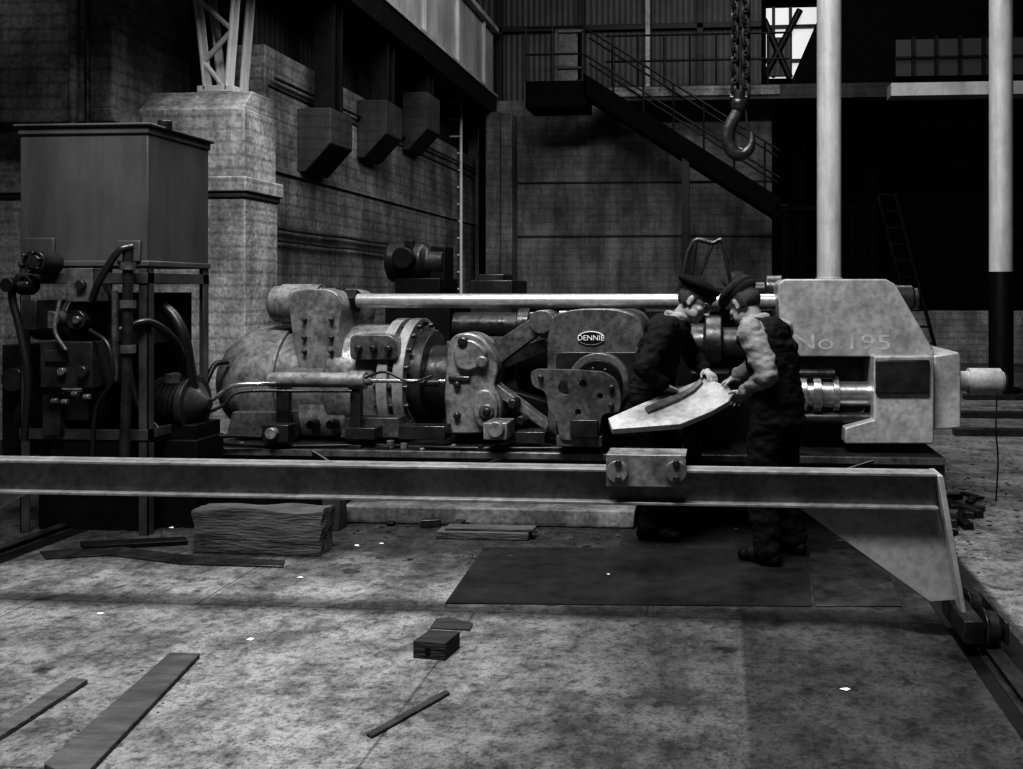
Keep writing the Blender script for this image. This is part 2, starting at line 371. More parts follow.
b.box(sx(898, 17.6), sx(1040, 17.6), 17.7, 17.8, sz(62, 17.6), sz(60, 17.6), 1)
b.obj(bevel=0)
# walkway + railing
e = empty('walkway'); Yw = 17.4
b = B('deck', CONCD, WHITE); zt = 5.55
b.box(sx(600, Yw), sx(890, Yw), Yw, YB, zt-.28, zt)
b.box(sx(600, Yw), sx(780, Yw), Yw-.03, Yw, zt-.2, zt-.02, CONC)
b.box(sx(890, 16), 9, 15.9, 16.3, sz(97, 16, 900), sz(84, 16, 900), GIRD)
b.obj(e)
b = B('railing', BLACK)
for px in range(612, 790, 26):
    b.cyl((sx(px, Yw), Yw+.05, zt), (sx(px, Yw), Yw+.05, zt+1.0), .022, seg=8)
for h in (.5, 1.0): b.cyl((sx(605, Yw), Yw+.05, zt+h), (sx(790, Yw), Yw+.05, zt+h), .02, seg=8)
b.obj(e, 0)
# door on the walkway level
b = B('door_1', STEELD, STAND); xa, xb = sx(556, YB), sx(583, YB)
b.box(xa, xb, YB+.08, YB+.16, 5.57, 6.95)
for x in (xa, xb): b.box(x-.03, x+.03, YB+.02, YB+.18, 5.57, 7.0, 1)
b.box(xa, xb, YB+.02, YB+.18, 6.95, 7.02, 1); b.box(xa, xb, YB+.02, YB+.1, 6.2, 6.24, 1); b.obj()
# staircase
e = empty('staircase')
a = Vector((sx(588, 17.2), 0, 5.5)); c = Vector((sx(778, 17.2), 0, 3.15))
b = B('stringers', BLACK)
for Y in (16.6, 17.3):
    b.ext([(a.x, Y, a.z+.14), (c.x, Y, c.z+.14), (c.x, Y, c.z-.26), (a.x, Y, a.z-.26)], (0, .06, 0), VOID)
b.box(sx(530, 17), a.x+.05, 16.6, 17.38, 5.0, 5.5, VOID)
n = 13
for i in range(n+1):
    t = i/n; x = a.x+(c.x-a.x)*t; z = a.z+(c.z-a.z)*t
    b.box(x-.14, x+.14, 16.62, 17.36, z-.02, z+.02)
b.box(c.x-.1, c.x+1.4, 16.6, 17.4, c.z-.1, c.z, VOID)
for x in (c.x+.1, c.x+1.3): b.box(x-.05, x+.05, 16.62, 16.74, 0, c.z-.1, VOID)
b.box(a.x+1.83, a.x+1.97, 16.62, 16.74, 0, 4.3)
b.obj(e)
b = B('handrail', BLACK)
for h in (.5, 1.0):
    b.cyl((a.x, 16.62, a.z+h), (c.x, 16.62, c.z+h), .02, seg=8); b.cyl((a.x, 17.34, a.z+h), (c.x, 17.34, c.z+h), .02, seg=8)
    b.cyl((sx(530, 17), 16.62, a.z+h), (a.x, 16.62, a.z+h), .02, seg=8)
for x in (sx(530, 17), sx(556, 17)): b.cyl((x, 16.62, 5.5), (x, 16.62, 6.5), .02, seg=8)
for i in range(0, n+1, 2):
    t = i/n; x = a.x+(c.x-a.x)*t; z = a.z+(c.z-a.z)*t
    b.cyl((x, 16.62, z), (x, 16.62, z+1), .02, seg=8)
b.obj(e, 0)
# crane girder
b = B('crane_girder', GIRD, BLACK)
b.box(-4.8, -4.62, 2, 18.3, 5.62, 6.9); b.box(-4.9, -4.52, 2, 18.3, 5.56, 5.62); b.box(-4.9, -4.5, 2, 18.3, 6.9, 7.0)
for i in range(9): b.box(-4.62, -4.55, 3+i*1.8, 3.03+i*1.8, 5.62, 6.9)
b.box(-4.85, -4.7, 18.0, 18.4, 0, 5.56, 1); b.box(-4.9, -4.55, 5, 18.3, 5.2, 5.56, 1)
b.obj()
# wall ladder
b = B('wall_ladder', WHITE); YL = 17.2
for px in (447, 461): b.cyl(S(px, 100, YL), (sx(px, YL), YL, 0), .03, seg=8)
for i in range(16):
    z = .3+i*.33; b.cyl((sx(447, YL), YL, z), (sx(461, YL), YL, z), .02, seg=6)
for z in (1.5, 3.5, 5.0): b.cyl((sx(447, YL), YL, z), (sx(447, YL)-.1, YL, z), .02, seg=6)
b.obj(bevel=0)
# round columns
b = B('steel_column', WHITE); x, Y = sx(829, 13.5), 13.5
b.cyl((x, Y, 0), (x, Y, 10), .18, seg=32); b.cyl((x, Y, 0), (x, Y, .06), .32); b.cyl((x, Y, 1.72), (x, Y, 1.78), .2, seg=32); b.obj()
b = B('steel_column', WHITE, BLACK); Y = 14.5; x = sx(1001, Y); zc = sz(272, Y, 1001)
b.cyl((x, Y, zc), (x, Y, 10), .18, seg=32); b.cyl((x, Y, 0), (x, Y, zc), .186, m=1, seg=32); b.cyl((x, Y, 0), (x, Y, .06), .32, m=1); b.obj()
# lattice stanchion on the pier top
b = B('lattice_stanchion', WHITE); Y = 9.35
zb = 3.75
for (xa, ya, xb2, yb2) in [(190, -70, 207, 92), (240, -70, 228, 92)]:
    p, q = S(xa, ya, Y), S(xb2, yb2, Y); q.z = zb
    for dy in (0, .3):
        b.ext([p+Vector((-.05, dy, 0)), p+Vector((.05, dy, 0)), q+Vector((.05, dy, 0)), q+Vector((-.05, dy, 0))], (0, .03, 0))
        b.ext([p+Vector((-.01, dy, 0)), p+Vector((.01, dy, 0)), q+Vector((.01, dy, 0)), q+Vector((-.01, dy, 0))], (0, -.06, 0))
ys = [92, 62, 30, -2, -34, -66]
for i in range(5):
    l = lambda py: 207-(92-py)*17/162; r = lambda py: 228+(92-py)*12/162
    p, q = (S(l(ys[i]), ys[i], Y), S(r(ys[i+1]), ys[i+1], Y)) if i % 2 else (S(r(ys[i]), ys[i], Y), S(l(ys[i+1]), ys[i+1], Y))
    b.cyl(p, q, .03, seg=6)
b.box(sx(200, Y), sx(236, Y), Y-.06, Y+.34, zb-.02, zb+.05)
b.obj()
# conduits on pier and wall
b = B('wall_conduit', STEELD)
p = sx(72, 8.5); b.cyl((p, 8.52, 2.9), (p, 8.52, 10), .04, m=CONC); b.cyl((p+.15, 8.52, 3), (p+.15, 8.52, 10), .025)
for z0, r in ((2.30, .018), (2.16, .014)):
    b.tube(smooth_path([(XW+.05, 9.8+.7*i, z0+.006*math.sin(i*2.1+z0*9)) for i in range(10)], 4), r)
b.tube([(XW+.05, 9.85, 4.0), (XW+.05, 18.3, 4.1)], .02)
b.tube([(sx(405, 16), 16, 0), (sx(405, 16), 16, 3.2)], .04)
b.obj(bevel=0)

# ------------------------------------------------------------------ press machine
M = empty('plate_bending_press')
b = B('bed', CAST, CASTD)
zb = .47; xl, xR = sx(180, 6.2), sx(945, 6.2)
b.box(xl, xR, 6.2, 8.0, .34, zb, CASTD); b.box(xl, xR, 6.17, 6.2, .42, zb, 0)
b.box(xl+.05, xR-.05, 6.32, 7.9, 0, .34, BLACK)  # black colour paints in the deep shadow below the bed
for i in range(12): b.box(xl+.2+i*.44, xl+.24+i*.44, 6.22, 6.34, 0, .34, BLACK)
b.obj(M, .006)
b = B('plinth', CONC); b.box(sx(345, 6.05), sx(635, 6.05), 6.0, 6.3, 0, .12); b.obj(M, .01)
b = B('main_cylinder', CASTM, CASTL, STEELD)
Yc = 7.0
lx(b, Yc, 381, [(224, 1), (226, 14), (231, 28), (240, 40), (252, 49), (268, 55), (288, 57), (300, 57)], 0)
lx(b, Yc, 381, [(298, 53), (345, 53), (349, 57), (392, 57), (400, 52)], 0)
lx(b, Yc, 381, [(399, 63), (409, 63), (409, 55), (414, 55), (414, 63), (424, 63)], CASTL)
lx(b, Yc, 381, [(424, 50), (436, 50), (436, 36), (462, 36)], CASTD)
for i in range(20):
    a_ = 2*math.pi*i/20; z = sz(381, Yc, 410); R = 58*k(410, Yc); q = Vector((sx(396, Yc), Yc+R*math.cos(a_), z+R*math.sin(a_)))
    b.cyl(q, q+Vector((.26, 0, 0)), .022, m=STEELD, seg=6)
b.obj(M, .006)
b = B('cylinder_yoke', CAST, STEELD, BLACK)
pr(b, rnd([(288, 300), (296, 289), (334, 289), (343, 305), (337, 335), (345, 372), (345, 437), (296, 437), (300, 372), (292, 335)], 14), 6.6, 7.3, CASTM)
lx(b, 6.85, 304, [(272, 12), (276, 18), (284, 18), (284, 20), (322, 20), (322, 16), (338, 16)], CASTM)
lx(b, 6.85, 301, [(337, 14), (345, 14), (345, 12), (358, 12)], BLACK, seg=6)
pr(b, rnd([(350, 335), (392, 335), (397, 346), (397, 360), (350, 360)], 6), 6.5, 6.9)
for px in (310, 330, 360, 384): ly(b, px, 425, 6.5, 6.62, 5, STEELD, 6)
for px in (357, 372, 387): ly(b, px, 349, 6.45, 6.51, 3.5, STEELD, 6)
for py in (320, 338, 352): ly(b, 303, py, 6.56, 6.61, 2.2, STEELD, 6); ly(b, 330, py, 6.56, 6.61, 2.2, STEELD, 6)
pr(b, [(345, 418), (398, 418), (404, 438), (340, 438)], 6.4, 7.4)
pr(b, [(232, 412), (292, 412), (296, 438), (226, 438)], 6.5, 7.4)
b.cyl(S(318, 289, 6.85), S(318, 284, 6.85), .03, m=STEELD, seg=8)
b.obj(M, .02, 3)
b = B('tie_rod', ROD); lx(b, 6.85, 301, [(356, 7.3), (795, 7.3)], 0); b.obj(M, .003)
b = B('return_cylinder', STEEL, CASTM, STEELD)
lx(b, 6.3, 380, [(270, 6), (270, 7.5), (350, 7.5), (350, 9), (366, 9), (366, 5), (372, 5)], 1, 28)
lx(b, 6.3, 381, [(366, 2.2), (446, 2.2)], 0, 14)
lx(b, 6.3, 383, [(425, 4), (440, 4)], 2, 14)
pr(b, [(276, 388), (288, 388), (288, 438), (276, 438)], 6.28, 6.34, CASTD); pr(b, [(350, 388), (360, 388), (360, 438), (350, 438)], 6.28, 6.34, CASTD)
b.obj(M, .003)
b = B('crosshead', CASTM, STEELD, CAST)
for Y in (6.42, 7.25):
    pr(b, rnd([(447, 352), (450, 339), (458, 333), (472, 333), (484, 340), (496, 356), (498, 372), (493, 386), (500, 398), (502, 418), (494, 430), (476, 434), (447, 434), (444, 400)], 6, 3), Y, Y+.26)
pr(b, rnd([(452, 345), (470, 338), (488, 352), (482, 366), (468, 372), (455, 368)], 8, 3), 6.38, 6.43)
pr(b, rnd([(474, 392), (488, 388), (498, 402), (496, 426), (480, 430), (472, 415)], 8, 3), 6.38, 6.43)
b.box(sx(446, 6.6), sx(484, 6.6), 6.6, 7.3, sz(425, 6.6), sz(342, 6.6), 2)
ly(b, 462, 342, 6.36, 6.45, 5, 1)
ly(b, 481, 362, 6.36, 6.45, 6, 0); ly(b, 486, 412, 6.36, 6.45, 8, 2); ly(b, 486, 412, 6.34, 6.45, 4, 1)
ly(b, 456, 385, 6.38, 6.45, 4, 1, 6); ly(b, 456, 416, 6.38, 6.45, 4, 1, 6)
rb(b, 448, 470, 376, 382, 6.40, 6.43, 1)
b.obj(M, .014, 3)
# toggle links between crosshead and pivot head
b = B('toggle_links', CAST, STEELD, CASTM)
for (x0, y0, x1, y1, Y, w, m) in [(484, 362, 541, 322, 6.55, 11, 0), (487, 366, 545, 345, 7.0, 9, 1), (490, 385, 548, 428, 6.5, 5, 2), (498, 396, 555, 412, 6.7, 9, BLACK), (505, 350, 520, 430, 7.1, 6, 1)]:
    p, q = S(x0, y0, Y), S(x1, y1, Y); d = (q-p).normalized(); nrm = Vector((-d.z, 0, d.x))*w*k(510, Y)
    b.ext([p-nrm, q-nrm*.8, q+nrm*.8, p+nrm], (0, .14, 0), m)
ly(b, 541, 322, 6.50, 6.85, 12, 0)
lx(b, 6.9, 316, [(530, 8), (560, 8), (560, 10), (585, 10), (585, 7), (610, 7)], 0, 24)
for x, y in ((506, 440), (520, 425), (530, 442), (512, 408)): ly(b, x, y-4, 6.35, 6.5, 5, 1, 8)
rb(b, 505, 548, 340, 436, 7.3, 7.6, BLACK)
b.obj(M, .012, 3)
# pivot head (domed casting with maker's plate)
b = B('pivot_head', CAST, STEELD, BLACK)
pr(b, rnd([(548, 436), (547, 340), (552, 316), (572, 309), (618, 309), (640, 318), (646, 345), (645, 436)], 14, 5), 6.45, 7.4, 0)
pr(b, rnd([(556, 352), (640, 352), (640, 434), (556, 434)], 6), 6.42, 6.5, CASTD)
ly(b, 598, 384, 6.3, 6.5, 31, 0, 40); ly(b, 598, 384, 6.24, 6.3, 24, 2, 40)
ly(b, 598, 384, 6.18, 6.24, 10, 1, 24); nuts(b, 598, 384, 6.24, 16, 8, 2.2, 1)
b.obj(M, .03, 4)
p = S(591, 338, 6.44)
b = B('maker_plate', SIGN, BLACK)
el = lambda sx_, sz_: [(p.x+sx_*math.cos(a), 0, p.z+sz_*math.sin(a)) for a in [2*math.pi*i/36 for i in range(36)]]
b.ext([(x, 6.45, z) for x, _, z in el(.098, .050)], (0, -.012, 0), 0); b.ext([(x, 6.44, z) for x, _, z in el(.091, .043)], (0, -.006, 0), 1)
b.obj(M, 0)
text('maker_lettering', 'DENNIE', (p.x, 6.430, p.z), .055, SIGN, M, .002)
holed('front_link_plate', rnd([(530, 372), (536, 369), (575, 370), (604, 372), (616, 380), (621, 395), (620, 412), (602, 414), (598, 440), (560, 440), (556, 418), (548, 408), (546, 392), (532, 386)], 5, 3),
      [(565, 388, 7), (583, 384, 4), (578, 412, 3), (600, 396, 3)], 6.08, .05, CAST, M, .006)
b = B('link_plate_blocks', CASTM, STEELD)
ly(b, 540, 378, 6.04, 6.1, 3, 1, 6); ly(b, 611, 388, 6.04, 6.1, 3, 1, 6); ly(b, 611, 406, 6.04, 6.1, 3, 1, 6)
rb(b, 570, 598, 420, 438, 6.05, 6.08, 1); rb(b, 483, 507, 423, 440, 6.1, 6.35, 0); ly(b, 495, 430, 6.04, 6.1, 8, 0)
rb(b, 556, 602, 436, 447, 6.1, 6.4, CAST); rb(b, 262, 288, 425, 443, 6.15, 6.27, 1); ly(b, 270, 434, 6.1, 6.15, 6, 0)
rb(b, 345, 375, 428, 440, 6.25, 6.4, 1); rb(b, 398, 445, 426, 440, 6.25, 6.4, 1); rb(b, 515, 545, 432, 444, 6.25, 6.4, 1)
b.obj(M, .006)
# loose fittings and hoses lying along the bed
b = B('bed_fittings', STEELD, CASTD, CASTM)
for i in range(34):
    x = random.uniform(xl+.4, xl+3.1); y = random.uniform(6.22, 6.38); s_ = random.uniform(.012, .03)
    if i % 3: b.cyl((x, y, .47), (x, y, .47+s_*random.uniform(.6, 2)), s_, m=i % 3, seg=6 if i % 2 else 14)
    else: b.box(x-s_*2, x+s_*2, y-s_*.6, y+s_*.6, .47, .47+s_, 0)
b.tube(smooth_path([(xl+.2, 6.25, .49), (xl+.8, 6.22, .485), (xl+1.4, 6.30, .485), (xl+2.1, 6.23, .485), (xl+2.8, 6.28, .485)]), .013, RUB)
b.tube(smooth_path([(xl+1.0, 6.16, .46), (xl+1.3, 6.14, .33), (xl+1.9, 6.14, .30), (xl+2.4, 6.15, .44)]), .012, RUB)
b.tube(smooth_path([(xl+3.6, 6.16, .44), (xl+3.9, 6.14, .30), (xl+4.5, 6.14, .34), (xl+4.9, 6.15, .45)]), .010, RUB)
b.obj(M, .002)
# ram end and die block behind the men
b = B('die_block', CAST, STEELD, BLACK)
rb(b, 645, 700, 345, 440, 6.6, 7.5, BLACK); rb(b, 700, 800, 352, 445, 6.75, 7.6, 2)
lx(b, 6.8, 345, [(690, 22), (705, 22), (705, 30), (722, 30), (722, 18), (780, 18)], CASTD)
rb(b, 690, 730, 372, 440, 6.35, 6.8, BLACK)
rb(b, 645, 790, 310, 352, 7.3, 7.6, BLACK)
b.obj(M, .012)
b = B('ram', STEEL, CASTL, STEELD)
lx(b, 6.5, 394, [(772, 11), (796, 11), (796, 20), (806, 20), (806, 14), (812, 14), (812, 20), (820, 20), (820, 15), (832, 15), (832, 18), (838, 18), (838, 13), (872, 13), (872, 11), (877, 11)], 0, 36)
lx(b, 6.45, 374, [(784, 5), (835, 5)], 2, 20); lx(b, 6.45, 418, [(790, 6), (872, 6)], 2, 20)
b.obj(M, .004)
# right yoke
b = B('right_yoke', CASTL, CAST, CASTD, STEELD)
pr(b, [(778, 284), (784, 279), (886, 279), (895, 284), (934, 350), (934, 357), (800, 357), (790, 345), (779, 318)], 6.45, 7.7, 0)
pr(b, [(874, 356), (934, 356), (934, 444), (845, 444), (845, 428), (874, 420)], 6.3, 7.7, 0)
pr(b, [(800, 356), (874, 356), (874, 444), (800, 444)], 6.75, 7.6, CASTD)
pr(b, [(876, 360), (930, 360), (930, 394), (876, 394)], 6.27, 6.31, 2)
pr(b, [(934, 356), (959, 352), (961, 358), (961, 428), (934, 430)], 6.4, 7.4, 0)
lx(b, 6.9, 299, [(880, 14), (912, 14), (912, 11), (918, 11)], 3, 30)
lx(b, 7.1, 290, [(740, 8), (765, 8), (765, 15), (782, 15)], 3, 24)
b.obj(M, .022, 3)
b = B('pull_bar', STEEL, CASTL, CASTD)
lx(b, 6.7, 381, [(958, 10), (968, 10), (968, 13), (1000, 13), (1000, 10), (1003, 10)], 1, 36)
lx(b, 6.7, 381, [(1003, 8), (1006, 8)], 2, 36)
b.tube(smooth_path([S(997, 392, 6.55), S(996, 430, 6.5), S(998, 460, 6.5), S(996, 502, 6.5)]), .006, BLACK, 6)
b.obj(M, .003)
q = S(842, 343, 6.44)
text('casting_number', 'No 195', (q.x, 6.4494, q.z), .15, gm('faded_chalk', .35, .9, var=.3, scale=25, bump=0), M, .001, sxs=1.5)
# oil pipes from pump to machine
b = B('oil_pipes', STEELD, RUB, STEEL)
b.tube(smooth_path([S(196, 408, 6.1), S(215, 398, 6.1), S(232, 386, 6.1), S(260, 384, 6.15), S(275, 384, 6.25)]), .016, 2)
b.tube(smooth_path([S(190, 420, 6.0), S(222, 406, 6.05), S(240, 392, 6.1), S(300, 391, 6.2), S(352, 391, 6.25)]), .012)
b.tube(smooth_path([S(175, 450, 6.0), S(190, 440, 6.05), S(225, 436, 6.1), S(262, 437, 6.12)]), .014, 1)
b.tube(smooth_path([S(205, 385, 6.4), S(215, 365, 6.5), S(228, 362, 6.6)]), .02, 1)
b.tube(smooth_path([S(365, 378, 6.2), S(385, 372, 6.2), S(410, 382, 6.2), S(432, 376, 6.3)]), .009, 1)
b.obj(M, 0)
b = B('lifting_frame', STEELD)
Y = 7.4
for a_, c_ in [((688, 250), (680, 290)), ((696, 238), (690, 290)), ((722, 240), (731, 285)), ((712, 245), (700, 275))]: b.cyl(S(*a_, Y), S(*c_, Y), .016, seg=8)
b.tube(smooth_path([S(688, 252, Y), S(696, 240, Y), S(712, 243, Y), S(722, 241, Y), S(731, 262, Y)]), .02)
b.box(sx(680, Y), sx(735, Y), Y-.1, Y+.2, sz(345, Y), sz(288, Y)); b.obj(M)

# ------------------------------------------------------------------ machinery behind the press
Pm = empty('pump_motor_set')
b = B('motor', BLACK, CASTD)
lx(b, 8.9, 262, [(388, 12), (392, 20), (425, 20), (430, 14), (446, 14)], 1, 28); rb(b, 395, 440, 278, 300, 8.7, 9.3, 0)
rb(b, 404, 412, 240, 262, 8.7, 8.8, 0); ly(b, 402, 258, 8.6, 8.7, 11, 0); rb(b, 430, 445, 246, 290, 8.8, 9.1, 0)
rb(b, 385, 450, 300, 350, 8.5, 9.4, 0); b.box(sx(385, 8.5), sx(450, 8.5), 8.5, 9.4, 0, sz(350, 8.5), 0)
b.obj(Pm, .01)
b = B('gearbox', BLACK, CASTD, CAST)
rb(b, 470, 512, 280, 320, 8.7, 9.4, 1); rb(b, 478, 504, 274, 282, 8.8, 9.2, 1); b.box(sx(465, 8.7), sx(520, 8.7), 8.6, 9.5, 0, sz(318, 8.7), 0)
lx(b, 8.6, 326, [(455, 14), (520, 14), (520, 20), (532, 20)], 1, 28)
for px in (560, 575): ly(b, px, 306, 8.5, 8.6, 12, 1, 24)
rb(b, 540, 640, 305, 420, 8.6, 9.2, 0)
b.obj(Pm, .01)

# ------------------------------------------------------------------ oil tank power unit
T = empty('oil_tank_unit')
Yt = 5.6; xa, xb = sx(20, Yt), sx(148, Yt); zt0, zt1 = sz(262, Yt, 148), sz(126, Yt, 148)
b = B('tank', TANK, STEELD)
b.box(xa, xb, Yt, Yt+.70, zt0, zt1)
b.box(xa-.03, xb+.03, Yt-.03, Yt+.73, zt1, zt1+.02); b.box(xa-.01, xb+.01, Yt-.012, Yt+.712, zt1-.05, zt1)
b.box(xa-.01, xb+.01, Yt-.01, Yt+.71, zt0-.03, zt0+.01)
b.cyl((xb-.0, Yt+.18, zt1), (xb-.0, Yt+.18, zt1+.07), .045, m=1); b.box(xb-.2, xb-.04, Yt-.025, Yt, zt0+.0, zt0+.14, TANK)
b.box(xa+.04, xa+.25, Yt-.02, Yt, zt0, zt0+.16, TANK)
b.obj(T, .008)
b = B('stand_frame', STAND, BLACK)
def angle(x, y, sxn, syn, z0, z1, m=0, w=.065):
    b.box(x, x+sxn*w, min(y, y+syn*.01), max(y, y+syn*.01), z0, z1, m); b.box(min(x, x+sxn*.01), max(x, x+sxn*.01), min(y, y+syn*w), max(y, y+syn*w), z0, z1, m)
for x, sn in ((xa, 1), (xb, -1)):
    for y, sy in ((Yt, 1), (Yt+.7, -1)): angle(x, y, sn, sy, 0, zt0-.02)
for z in (zt0-.14, .62):
    b.box(xa, xb, Yt-.008, Yt, z, z+.07); b.box(xa, xb, Yt+.7, Yt+.708, z, z+.07); b.box(xb-.01, xb, Yt, Yt+.7, z, z+.07); b.box(xa, xa+.01, Yt, Yt+.7, z, z+.07)
b.box(xa, xb, Yt+.02, Yt+.68, .60, .63, 1)
b.box(xa+.05, xb-.05, Yt+.1, Yt+.65, 0, .5, 1)
b.box(xa+.02, xb-.08, Yt+.55, Yt+.62, .63, zt0-.2, 1)
b.obj(T, .002)
b = B('pump_group', CASTD, BLACK, STEELD, CAST)
rb(b, 40, 92, 342, 388, 5.45, 5.75, 0); rb(b, 44, 66, 350, 362, 5.43, 5.46, 2); ly(b, 80, 372, 5.41, 5.46, 6, 2); ly(b, 60, 372, 5.42, 5.46, 4, 3)
rb(b, 66, 92, 268, 302, 5.5, 5.7, 3); ly(b, 79, 285, 5.47, 5.5, 5, 2)
rb(b, 22, 36, 300, 330, 5.4, 5.8, 2); lx(b, 5.75, 320, [(36, 14), (40, 20), (78, 20), (78, 26), (84, 26), (84, 14), (100, 14)], 0, 28)
lx(b, 5.9, 420, [(30, 18), (36, 30), (92, 30), (98, 20), (112, 20), (112, 26), (118, 26)], 1, 28)
ly(b, 33, 262, 5.42, 5.6, 12, 0); ly(b, 33, 262, 5.40, 5.42, 7, 2); nuts(b, 33, 262, 5.42, 9.5, 6, 1.6, 2); ly(b, 22, 285, 5.42, 5.5, 10, 1)
lx(b, 5.4, 285, [(2, 4), (30, 4)], 2, 14); ly(b, 6, 285, 5.34, 5.46, 7, 1)
rb(b, 98, 140, 300, 345, 5.75, 6.1, 0); rb(b, 50, 130, 440, 470, 5.6, 6.1, 1)
for x in (52, 62, 72, 84): lx(b, 5.44, 394+x % 9, [(x, 3), (x+6, 3)], 3, 12)
rb(b, 42, 60, 395, 436, 5.55, 5.8, 0); rb(b, 64, 88, 392, 420, 5.6, 5.8, 3)
ly(b, 75, 320, 5.5, 5.7, 10, 2); ly(b, 75, 320, 5.47, 5.5, 4, 3); ly(b, 50, 320, 5.5, 5.7, 9, 3)
rb(b, 2, 20, 345, 460, 5.9, 6.3, 1); ly(b, 12, 380, 5.8, 5.9, 12, 0)
b.obj(T, .005)
b = B('piping', RUB, STEELD, CAST)
b.tube([S(128, 250, 5.5), S(128, 275, 5.5), S(127, 360, 5.5), S(124, 470, 5.5)], .032, 1, 14)
b.tube([S(115, 290, 5.5), S(115, 380, 5.6)], .02, 2, 12)
for y in (262, 300, 345): b.cyl(S(128, y, 5.5), S(128, y+8, 5.5), .048, m=2, seg=12)
b.tube(smooth_path([S(133, 246, 5.5), S(118, 252, 5.45), S(100, 280, 5.45), S(92, 300, 5.5)]), .022, 1)
b.tube(smooth_path([S(152, 304, 5.9), S(170, 312, 5.9), S(183, 335, 5.9), S(190, 370, 5.95), S(196, 410, 6.0)]), .04, 0, 14)
b.tube(smooth_path([S(120, 330, 5.5), S(150, 322, 5.6), S(178, 345, 5.8), S(184, 378, 6.0)]), .025, 0)
b.tube(smooth_path([S(20, 275, 5.4), S(12, 295, 5.4), S(20, 330, 5.4), S(28, 380, 5.4), S(24, 440, 5.4)]), .022, 0)
b.tube(smooth_path([S(60, 300, 5.45), S(55, 330, 5.4), S(66, 350, 5.4)]), .012, 2)
b.tube(smooth_path([S(90, 330, 5.45), S(108, 345, 5.4), S(112, 380, 5.4), S(96, 410, 5.45), S(92, 470, 5.5)]), .014, 0)
b.tube(smooth_path([S(140, 300, 6), S(126, 320, 5.9), S(136, 400, 5.8), S(160, 430, 5.8)]), .02, 0)
b.tube([S(168, 296, 6.5), S(168, 420, 6.5)], .03, 1)
b.obj(T, 0)
b = B('electric_motor', CASTD, BLACK, CAST)
lx(b, 6.0, 404, [(150, 14), (156, 22), (160, 25), (190, 25), (190, 29), (196, 29), (196, 22), (204, 12), (210, 5)], 0, 32)
for i in range(6): lx(b, 6.0, 404, [(161+i*5, 27), (163+i*5, 27)], 1, 32)
rb(b, 156, 196, 425, 440, 5.85, 6.15, 1); rb(b, 164, 180, 374, 384, 5.9, 6.05, 2)
b.box(sx(150, 5.8), sx(196, 5.8), 5.8, 6.14, 0, sz(438, 5.9, 175), 1)
b.obj(T, .004)

# ------------------------------------------------------------------ gantry beam in front
Gt = empty('travelling_gantry_beam')
Yg = 4.2; zt = .770; zb = zt-.165
x0, x1 = -4.35, sx(936, Yg)
b = B('i_beam', BEAM, GUSS)
b.box(x0, x1, Yg-.06, Yg+.06, zt-.014, zt); b.box(x0, x1, Yg-.06, Yg+.06, zb, zb+.014); b.box(x0, x1, Yg-.006, Yg+.006, zb, zt)
b.obj(Gt, .003)
b = B('end_leg', GUSS, BEAM, STEELD)
b.ext([S(798, 507, Yg), S(936, 507, Yg), S(950, 552, Yg), S(958, 600, Yg), S(930, 602, Yg)], (0, .014, 0), 0)
p1, p2 = S(936, 472, Yg), S(960, 612, Yg)
b.ext([(p1.x-.012, Yg-.085, p1.z), (p1.x+.012, Yg-.085, p1.z), (p2.x+.012, Yg-.085, p2.z), (p2.x-.012, Yg-.085, p2.z)], (0, .17, 0), 0)
b.box(x0-.01, x0+.01, Yg-.08, Yg+.08, .15, zt, 0)
b.ext([(sx(30, Yg), Yg, zb), (x0, Yg, zb), (x0, Yg, .1)], (0, .014, 0), 0)
b.obj(Gt, .003)
b = B('wheels', CASTD, STEELD, BEAM)
for xx in (x0, 1.2):
    for Y in (Yg-.13, Yg+.13):
        b.lathe((xx-.035, Y, .112), (1, 0, 0), [(0, .085), (.012, .085), (.014, .072), (.06, .07), (.07, .06)], 1, 28)
        b.lathe((xx-.05, Y, .112), (1, 0, 0), [(0, .02), (.1, .02)], 2, 14)
    b.box(xx-.13, xx-.045, Yg-.20, Yg+.20, .06, .16, 0); b.box(xx+.045, xx+.06, Yg-.20, Yg+.20, .06, .16, 0)
b.obj(Gt, .004)
b = B('clamp_plate', CASTM, STEEL)
rb(b, 606, 686, 458, 487, 4.12, 4.14, 0); rb(b, 606, 686, 455, 459, 4.12, 4.30, 0)
for px in (618, 676):
    for py in (464, 480): ly(b, px, py, 4.09, 4.12, 4, STEELD, 6)
ly(b, 676, 472, 4.10, 4.12, 11, CASTM, 24); ly(b, 617, 472, 4.10, 4.12, 11, CASTM, 24)
b.obj(Gt, .003)

# rails
for nm, X, ya, yb in (('rail_track', 1.2, 1.5, 6.0), ('rail_track', -4.35, 2.5, 8.5)):
    b = B(nm, STEELD, BLACK)
    b.box(X-.035, X+.035, ya, yb, .028, .04); b.box(X-.01, X+.01, ya, yb, .006, .03); b.box(X-.06, X+.06, ya, yb, 0, .008)
    b.box(X-.12, X-.06, ya, yb, 0, .003, 1); b.box(X+.06, X+.17, ya, yb, 0, .003, 1); b.obj(bevel=.003)

